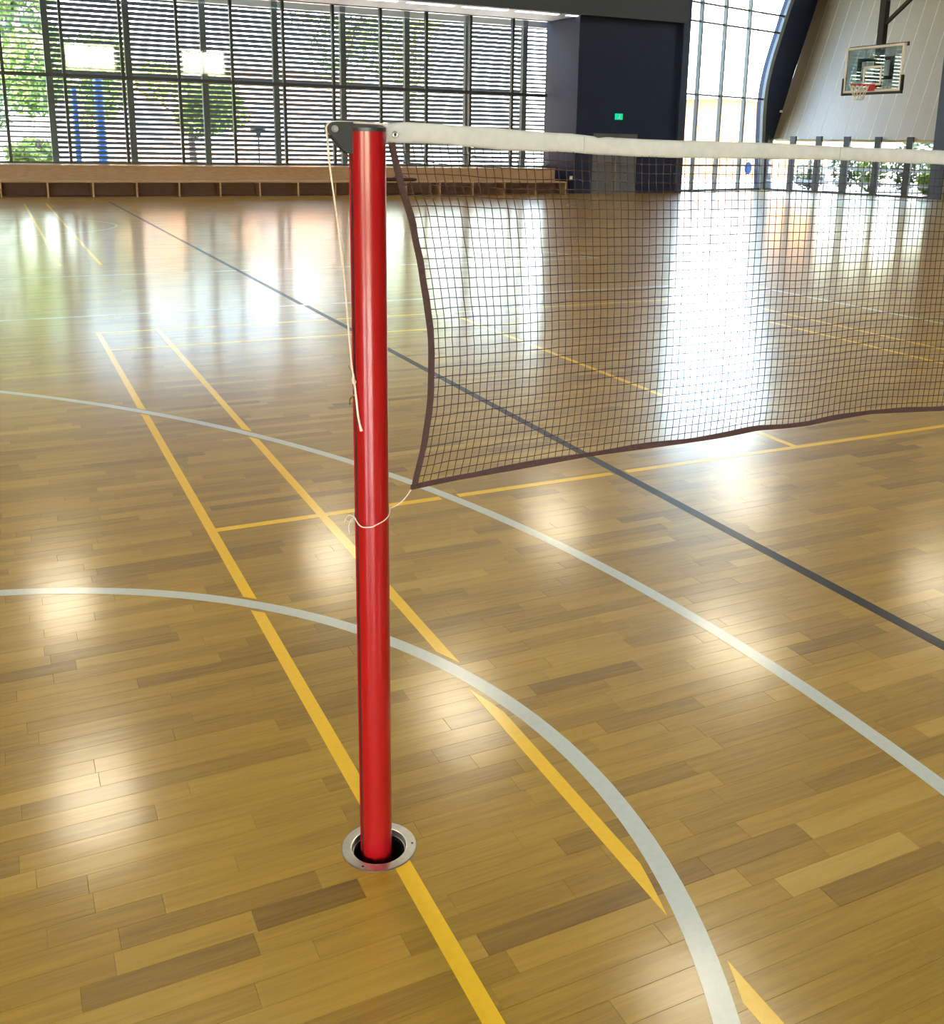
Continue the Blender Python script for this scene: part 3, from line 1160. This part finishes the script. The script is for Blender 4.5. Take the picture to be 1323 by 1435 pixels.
# ------------------------------------------------------------------ net
NY = -.070
NX1 = 6.06
EDGE = [(1.5236, .0263), (1.4481, .0438), (1.3963, .0640), (1.2832, .0881), (1.2231, .0973), (1.1724, .1060), (1.1068, .1095),
        (1.0772, .1100), (.9896, .1058), (.9083, .0901), (.83, .0695)]
BOT = [(.0694, .8284), (.174, .8365), (.2743, .841), (.3788, .8441), (.4875, .8474), (.6397, .8496), (.7597, .8514), (.8848, .855),
       (.9711, .860), (1.061, .8558), (1.1301, .854), (1.2239, .8591), (1.3458, .8619), (1.4483, .8555), (1.617, .8447), (2.2, .835),
       (3.05, .800), (4.2, .815), (5.3, .83), (6.06, .83)]
TTOP = [(.0210, 1.5595), (.0646, 1.5621), (.1081, 1.5606), (.1826, 1.5584), (.2596, 1.5548), (.3557, 1.55), (.4219, 1.5486), (.4764, 1.544),
        (.4869, 1.5405), (.5075, 1.5432), (.5961, 1.5405), (.783, 1.5393), (.9844, 1.5381), (1.1577, 1.5328), (1.3182, 1.5318),
        (1.4961, 1.5292), (2.2, 1.526), (3.05, 1.524), (4.5, 1.530), (6.06, 1.55)]
TBOT = [(.0210, 1.5236), (.1082, 1.5237), (.1678, 1.5206), (.2605, 1.5139), (.3569, 1.511), (.4403, 1.5106), (.492, 1.507), (.5984, 1.5038),
        (.7862, 1.5028), (.9883, 1.5033), (1.1619, 1.5018), (1.3234, 1.4982), (1.5022, 1.4945), (2.2, 1.490), (3.05, 1.487), (4.5, 1.493), (6.06, 1.513)]
EDGEZ = sorted((z, x) for z, x in EDGE)


def edge_x(v):
    """X of the outer left border at height fraction v (0 top .. 1 bottom)"""
    z = 1.5236 + (.83 - 1.5236) * v
    return interp(EDGEZ, z)


net = thing('badminton_net', 'brown badminton net with white head tape tied to the red post', 'net', (0, NY, 0))


def net_pt(s, v):
    """s: distance along the net from its left border, v: 0 at the head tape, 1 at the bottom"""
    x0 = .0263 + s
    bulge = (edge_x(v) - .0263)
    x = x0 + bulge * math.exp(-s / .42)
    zt = interp(TBOT, x) + .004
    zb = interp(BOT, x) + .006
    zl = zt + (zb - zt) * v
    # slight unevenness of the hand-knotted mesh
    w = mnoise.noise(Vector((x * 3.1, v * 2.2, 0.3)))
    w2_ = mnoise.noise(Vector((x * 38, v * 24, 4.3)))
    y = .012 * w * v + .0015 * w2_
    return Vector((x + .0022 * w2_ + .004 * w * v, y, zl + .0016 * mnoise.noise(Vector((x * 30, v * 20, 9.1)))))


MS = .0187
ncol = int((NX1 - .03) / MS)
nrow = 34
grid = [[net_pt(.010 + MS * i, j / nrow) for j in range(nrow + 1)] for i in range(ncol)]
nm = MB()
RS = .0009


def net_tube(pts, r=RS):
    """three-sided string"""
    n0 = len(nm.v)
    kk = len(pts)
    for i, p in enumerate(pts):
        t = (pts[min(i + 1, kk - 1)] - pts[max(i - 1, 0)]).normalized()
        s = t.cross(Vector((0, 1, 0))).normalized()
        u = Vector((0, 1, 0))
        for cx_, cy_ in ((-1, -.6), (1, -.6), (0, 1.1)):
            nm.v.append(tuple(p + s * (r * cx_) + u * (r * cy_)))
    for i in range(kk - 1):
        a, b = n0 + i * 3, n0 + i * 3 + 3
        for j in range(3):
            j2 = (j + 1) % 3
            nm.f.append((a + j, a + j2, b + j2, b + j))


for col in grid:
    net_tube(col)
for j in range(1, nrow):
    net_tube([grid[i][j] for i in range(ncol)])
# knots where strings cross, in the part of the net near the post
for i in range(0, min(ncol, 150)):
    for j in range(1, nrow):
        p = grid[i][j]
        n0 = len(nm.v)
        q = RS * 2.1
        nm.v += [tuple(p + Vector(d)) for d in ((q, 0, 0), (0, 0, q), (-q, 0, 0), (0, 0, -q), (0, -q, 0), (0, q, 0))]
        for a, b in ((0, 1), (1, 2), (2, 3), (3, 0)):
            nm.f.append((n0 + a, n0 + b, n0 + 4))
            nm.f.append((n0 + b, n0 + a, n0 + 5))
ms = nm.build('net_mesh', M['netstring'], net, fix=False)
ms['kind'] = 'stuff'

# head tape: a folded canvas band with soft wrinkles
tp = MB()
xsn = [.0215 + (NX1 - .0215) * (i / 420) ** 1.25 for i in range(421)]
ring_n = 0
for x in xsn:
    zt, zb = interp(TTOP, x), interp(TBOT, x)
    h = zt - zb
    wr = .0034 * mnoise.noise(Vector((x * 9, 0, 2))) + .0012 * mnoise.noise(Vector((x * 31, 0, 5)))
    cr = [(-.0005, 0), (-.0042, .12), (-.0046, .5), (-.0050, .86), (-.003, .97), (0, 1.0), (.003, .97), (.005, .86), (.0046, .5), (.0042, .12), (.0005, 0)]
    for yy, f in cr:
        w3_ = .0026 * mnoise.noise(Vector((x * 22, f * 3, 7 if yy < 0 else 11)))
        tp.v.append((x, yy + wr * (1 - .4 * f) + (w3_ if abs(yy) > .004 else 0), zb + h * f + .0012 * mnoise.noise(Vector((x * 14, f, 1)))))
kcr = 11
for i in range(len(xsn) - 1):
    for j in range(kcr):
        j2 = (j + 1) % kcr
        tp.f.append((i * kcr + j, i * kcr + j2, (i + 1) * kcr + j2, (i + 1) * kcr + j))
tp.f.append(tuple(range(kcr)))
tp.f.append(tuple((len(xsn) - 1) * kcr + i for i in reversed(range(kcr))))
ht = tp.build('head_tape', M['tape'], net, smooth=True)
# stitching seams where the tape is pieced together
for x in (.452, 1.150, 2.6, 4.4):
    zt, zb = interp(TTOP, x), interp(TBOT, x)
    MB().box(x - .0012, x + .0012, -.0066, -.0045, zb + .001, zt - .002).build('tape_seam', M['tape'], ht)
gr = MB().lathe([(.0028, -.0078), (.0046, -.0088), (.0064, -.0078), (.0066, -.005), (.0066, .006), (.0028, .006), (.0028, -.0078)], (.0390, 0, 1.5385), 24, 'Y')
gr.build('grommet', M['steel'], ht, smooth=True)
MB().lathe([(.0001, -.0060), (.0030, -.0060), (.0030, .005)], (.0390, 0, 1.5385), 16, 'Y').build('grommet_dark_core', M['black'], ht)  # black disc standing in for the shade inside the grommet


def band(name, rows, th=.0012):
    """flat webbing through rows of (a, b) point pairs"""
    mb = MB()
    for a, b in rows:
        for p in (a, b):
            mb.v.append((p[0], p[1] - th, p[2]))
        for p in (b, a):
            mb.v.append((p[0], p[1] + th, p[2]))
    for i in range(len(rows) - 1):
        for j in range(4):
            j2 = (j + 1) % 4
            mb.f.append((i * 4 + j, i * 4 + j2, i * 4 + 4 + j2, i * 4 + 4 + j))
    mb.f.append((0, 1, 2, 3))
    n = (len(rows) - 1) * 4
    mb.f.append((n + 3, n + 2, n + 1, n))
    return mb.build(name, M['browntape'], net)


rows = []
for i in range(41):
    v = i / 40
    z = 1.5265 + (.8290 - 1.5265) * v
    x = interp(EDGEZ, max(z, .83))
    # smooth the measured border a little
    x = (x + interp(EDGEZ, max(z + .02, .83)) + interp(EDGEZ, max(z - .02, .83))) / 3
    wob = .0015 * mnoise.noise(Vector((z * 18, 0, 3)))
    wdt = .0135 + .0015 * mnoise.noise(Vector((z * 25, 0, 8)))
    rows.append(((x + wob, .001 * math.sin(z * 20), z), (x + wdt + wob, .001 * math.sin(z * 20), z + .002)))
band('side_tape', rows)
rows = []
for i in range(201):
    x = .0700 + (NX1 - .0700) * (i / 200) ** 1.3
    zb = interp(BOT, x)
    v = .004 * mnoise.noise(Vector((x * 5, 1, 0)))
    hgt = .0125 + .003 * mnoise.noise(Vector((x * 7, 0, 6)))
    y = .012 * mnoise.noise(Vector((x * 3.1, 2.2, .3)))
    rows.append(((x, y + v, zb), (x, y - v, zb + hgt)))
band('bottom_tape', rows)

# ------------------------------------------------------------------ cords
# headline cord: over the post top and pulley, down to the cleats, tail hanging
hc = thing('headline_cord', 'cream cord running over the pulley and down to the cleats of the red post', 'cord', (PX, PY, 0))
path = [(.052, 0, 1.5435), (.036, 0, 1.5545), (.020, 0, 1.5575), (-.020, 0, 1.5585), (-.055, 0, 1.5590), (-.0662, 0, 1.5580),
        (-.0745, 0, 1.5545), (-.0778, 0, 1.5465), (-.0765, 0, 1.5350), (-.0735, -.001, 1.4835), (-.0643, -.002, 1.4058), (-.0525, -.003, 1.2992),
        (-.0450, -.004, 1.1893), (-.0395, -.004, 1.110), (-.0385, -.010, 1.088), (-.0378, -.012, 1.075)]
MB().tube(smooth_path(path, 5), .0020, 8).build('hauling_line', M['cord'], hc, smooth=True)
MB().tube(smooth_path([(-.0378, -.011, 1.082), (-.0370, -.014, 1.0653), (-.0352, -.0175, 1.0372), (-.0335, -.0205, 1.009), (-.0310, -.0232, .990), (-.0280, -.0255, .9745)], 5),
          [.0024] * 22 + [.0030, .0032, .0034, .0036]).build('tail', M['cord'], hc, smooth=True)
MB().tube(smooth_path([(-.0375, -.006, 1.078), (-.0400, -.010, 1.073), (-.0385, -.016, 1.068), (-.0350, -.014, 1.072), (-.0375, -.006, 1.078)], 5), .0018, 8).build('knot', M['cord'], hc, smooth=True)
# tie cord of the lower net corner, looped round the post
tc_ = thing('corner_tie_cord', 'thin pale cord looped round the red post from the lower net corner', 'cord', (PX, PY, .77))
loop = []
rr = PR + .0018
tab = [(20, .7989), (-19, .7989 + .001), (-38, .7898), (-90 + 0, .7800), (-109, .7745), (-140, .7725), (-153, .7750), (-165, .7800), (-180, .786), (-205, .790), (-250, .792), (-300, .795), (-340, .797)]
tabs = sorted((a, z) for a, z in tab)
for i in range(60):
    a = 20 - 356 * i / 59
    z = interp(tabs, a)
    loop.append((rr * math.cos(math.radians(a)), rr * math.sin(math.radians(a)), z - .77))
zc = [(.0860, 0, .830 - .77), (.0690, -.002, .8110 - .77), (.0480, -.005, .8000 - .77)]
MB().tube(smooth_path(zc + loop[6:], 2), .00135, 6).build('loop', M['cord'], tc_, smooth=True)
for e in ([(-.0365, .004, .786 - .77), (-.045, .008, .790 - .77), (-.052, .010, .784 - .77), (-.056, .008, .776 - .77)],
          [(-.0365, .004, .786 - .77), (-.043, .002, .779 - .77), (-.050, .000, .780 - .77), (-.057, -.002, .785 - .77)],
          [(-.0365, .004, .786 - .77), (-.046, -.002, .783 - .77), (-.051, -.004, .770 - .77), (-.0500, -.004, .755 - .77)]):
    MB().tube(smooth_path(e, 5), .0009, 6).build('loose_end', M['cord'], tc_, smooth=True)

# ------------------------------------------------------------------ outside
struct(MB().box(-80, 120, 30.45, 140, -.35, -.05).box(27.9, 120, -60, 30.4, -.35, -.05).build('ground', M['ground']), 'pale sunlit paving outside')


def leaf_cloud(mb, c, rad, n, size, rg):
    for _ in range(n):
        while True:
            d = Vector((rg.uniform(-1, 1), rg.uniform(-1, 1), rg.uniform(-1, 1)))
            if .25 < d.length < 1:
                break
        p = Vector(c) + Vector((d.x * rad[0], d.y * rad[1], d.z * rad[2]))
        a = Vector((rg.gauss(0, 1), rg.gauss(0, 1), rg.gauss(0, 1))).normalized()
        b = a.orthogonal().normalized()
        s = size * rg.uniform(.6, 1.3)
        n0 = len(mb.v)
        mb.v += [tuple(p - a * s), tuple(p + b * s * .45), tuple(p + a * s), tuple(p - b * s * .45)]
        mb.f.append((n0, n0 + 1, n0 + 2, n0 + 3))


def tree(x, y, h, crown, leafm, label, seed, bark='bark', low=.35, n=2400, size=.16, gz=-.05):
    rg = random.Random(seed)
    t = thing('tree', label, 'tree', (x, y, gz), 'trees outside the hall')
    tr = MB()
    bend = rg.uniform(-.3, .3)
    tr.tube([(bend * math.sin(k / 6 * 2), .1 * math.sin(k), h * .75 * k / 6) for k in range(7)], [.17 - .019 * k for k in range(7)], 10)
    for k in range(4):
        a = rg.uniform(0, 6.28)
        z0 = h * (low + .09 * k)
        tr.tube([(bend * .5, 0, z0), (crown * .4 * math.cos(a), crown * .4 * math.sin(a), z0 + h * .13), (crown * .75 * math.cos(a), crown * .75 * math.sin(a), z0 + h * .2)], [.07, .05, .02], 7)
    tr.build('trunk', M[bark], t, smooth=True)
    fo = MB()
    for k in range(7):
        a = rg.uniform(0, 6.28)
        q = rg.uniform(.15, .75) * crown
        leaf_cloud(fo, (q * math.cos(a), q * math.sin(a), h * rg.uniform(low + .1, .92)), (crown * .55, crown * .55, h * .17), n // 7, size, rg)
    f = fo.build('foliage', M[leafm], t, fix=False)
    f['kind'] = 'stuff'
    return t


tree(.9, 38, 8.5, 2.0, 'leaf1', 'tall leafy tree with pale trunk seen through the open thin louvres', 1, 'palebark', low=.05, n=8000)
tree(-2.2, 44, 11, 2.6, 'leaf3', 'dark tree added beyond the outermost louvre column to dim floor reflections', 12, low=.05, n=7000)  # added to block bright sky from the floor reflection at the left
tree(.55, 33.2, 1.9, .8, 'leaf2', 'low yellow green tree below the open thin louvres', 2, low=.10, n=1800)
tree(3.7, 43, 5.4, 1.8, 'leaf1', 'green tree behind the blue posts', 3)
tree(6.0, 36, 4.2, 1.7, 'leaf2', 'yellow green tree in front of the orange brick wall', 4)
tree(12.0, 38, 9.5, 2.2, 'leaf1', 'tall green tree behind the louvres beside the red post', 5)
tree(18.0, 46, 10.5, 2.0, 'leaf2', 'tall pale green tree behind the louvres above the white tape', 6)
tree(33.0, 27.5, 5.0, 1.9, 'leaf3', 'dark green tree outside the low glazed strip beside the arch', 7, low=.12)
tree(38.5, 24.0, 5.6, 2.0, 'leaf3', 'dark green tree outside the middle of the low glazed strip', 8, low=.12)
tree(33.8, 20.6, 3.0, 1.5, 'leaf2', 'yellow green bushy tree outside the end of the low glazed strip', 9, low=.05)
tree(44.0, 28.5, 5.0, 2.2, 'leaf1', 'mid green tree further behind the low glazed strip', 10, low=.10)
def shrub(p, h, r, leafm, label, seed):
    rg = random.Random(seed)
    t = thing('shrub', label, 'shrub', (p[0], p[1], -.05), 'shrubs along the low glazed strip')
    st = MB()
    for k in range(5):
        a = k * 1.26 + rg.random()
        st.tube([(0, 0, 0), (.3 * r * math.cos(a), .3 * r * math.sin(a), h * .4), (.6 * r * math.cos(a), .6 * r * math.sin(a), h * .8)], [.03, .02, .008], 6)
    st.build('stems', M['bark'], t)
    fo = MB()
    leaf_cloud(fo, (0, 0, h * .55), (r, r, h * .5), 1500, .085, rg)
    f = fo.build('foliage', M[leafm], t, fix=False)
    f['kind'] = 'stuff'


SH = ((.6, 2.2, 1.1, .62, 'leaf3', 'low dark green shrub beside the foot of the arch'),
      (1.9, 2.6, 1.7, .60, 'leaf3', 'tall dark green shrub outside the second low pane'),
      (3.1, 2.4, 1.5, .58, 'leaf1', 'mid green shrub outside the third low pane'),
      (4.3, 2.6, 1.8, .55, 'leaf3', 'dark green shrub outside the fourth low pane'),
      (5.4, 2.5, 1.0, .48, 'leaf1', 'low mid green shrub in front of the white building'),
      (6.4, 2.3, 1.35, .52, 'leaf2', 'yellow green shrub outside the last low pane'))
for k, (s_, d_, h_, r_, lm_, lb_) in enumerate(SH):
    shrub(onBC(s_, 0, -d_), h_, r_, lm_, lb_, 40 + k)
# pale metal garden rail in front of the shrubs
rl = thing('garden_rail', 'pale blue grey metal rail outside the low glazed strip', 'rail', tuple(onBC(3.4, -.05, -1.35)))
for z in (.42, .92):
    MB().obox(BC * -3.2 + Z * z, BC * 3.2 + Z * z, .05, .06, tuple(NBC)).build('rail_bar', M['carpaint'], rl)
for k in range(5):
    MB().obox(BC * (-3.2 + 1.6 * k), BC * (-3.2 + 1.6 * k) + Z * .95, .05, .05, tuple(BC)).build('rail_post', M['carpaint'], rl)
# orange brick wall building behind the louvres
ob = thing('brick_building', 'low orange brick building behind the louvred window', 'building', (9.5, 47, -.05))
MB().box(-5.5, 6.5, 0, 6, 0, 4.6).build('brick_wall', M['brick'], ob)
MB().box(-5.8, 6.8, -.4, 6.3, 4.6, 4.9).build('roof', M['render'], ob)
for k in range(4):
    w_ = MB().box(-4.6 + 2.9 * k, -3.0 + 2.9 * k, -.05, .02, 1.3, 3.0).build('window', M['darkglass'], ob)
    MB().box(-4.7 + 2.9 * k, -2.9 + 2.9 * k, -.09, .0, 1.2, 1.3).build('window_ledge', M['render'], w_)
# blue posts
for k, px_ in enumerate((109, 143)):
    p = on_plane_y(px_, 200, 33.5)
    t = thing('blue_post', 'slender bright blue post outside behind the louvres' if k == 0 else 'stout bright blue post outside behind the louvres', 'post', (p.x, 33.5, -.05))
    r_ = .09 if k == 0 else .15
    MB().lathe([(.0001, 3.0 + k * .4), (r_ * .8, 3.0 + k * .4), (r_, 2.95 + k * .4), (r_, 0)], (0, 0, 0), 20).build('shaft', M['bluepole'], t, smooth=True)
    MB().lathe([(r_ * 1.6, 0), (r_ * 1.6, .06), (r_, .08)], (0, 0, 0), 20).build('foot_plate', M['bluepole'], t)
# garden lamp
p = on_plane_y(362, 185, 33.0)
gl = thing('garden_lamp', 'slim dark garden lamp with flared shade outside the louvres', 'lamp', (p.x, 33.0, -.05))
MB().tube([(0, 0, 0), (0, 0, p.z)], .03, 10).build('lamp_pole', M['blackmetal'], gl, smooth=True)
MB().lathe([(.03, p.z - .12), (.10, p.z + .02), (.26, p.z + .12), (.26, p.z + .16), (.0001, p.z + .18)], (0, 0, 0), 20).build('lamp_shade', M['blackmetal'], gl)
# timber clad building behind the tall glazing, white building behind the low strip
tb = thing('timber_building', 'orange timber clad building behind the tall glazed end wall', 'building', (0, 0, 0))
q0 = onAB(16.0, 0, -9)
tb.location = (q0.x, q0.y, -.05)
tb.rotation_euler.z = math.atan2(AB.y, AB.x)
for k in range(16):
    MB().box(-1.5 + .62 * k, -1.5 + .62 * (k + 1) - .015, 0, .12, 0, 3.9).build('cladding_board', M['timber'], tb)
MB().box(-1.5, 8.4, .12, 5, 0, 3.88).build('wall_core', M['timber'], tb)
MB().box(-1.8, 8.7, -.3, 5.2, 3.9, 4.1).build('roof', M['render'], tb)
wbld = thing('white_building', 'white rendered building with small windows beyond the low glazed strip', 'building', (46, 18, -.05))
MB().box(0, 8, -9, 9, 0, 6).build('rendered_wall', M['render'], wbld)
MB().box(-.2, 8.2, -9.2, 9.2, 6, 6.3).build('roof', M['grey'], wbld)
for k in range(5):
    for z in (1.2, 3.7):
        MB().box(-.05, .02, -7.6 + 3.3 * k, -6.6 + 3.3 * k, z, z + 1.4).build('window', M['darkglass'], wbld)
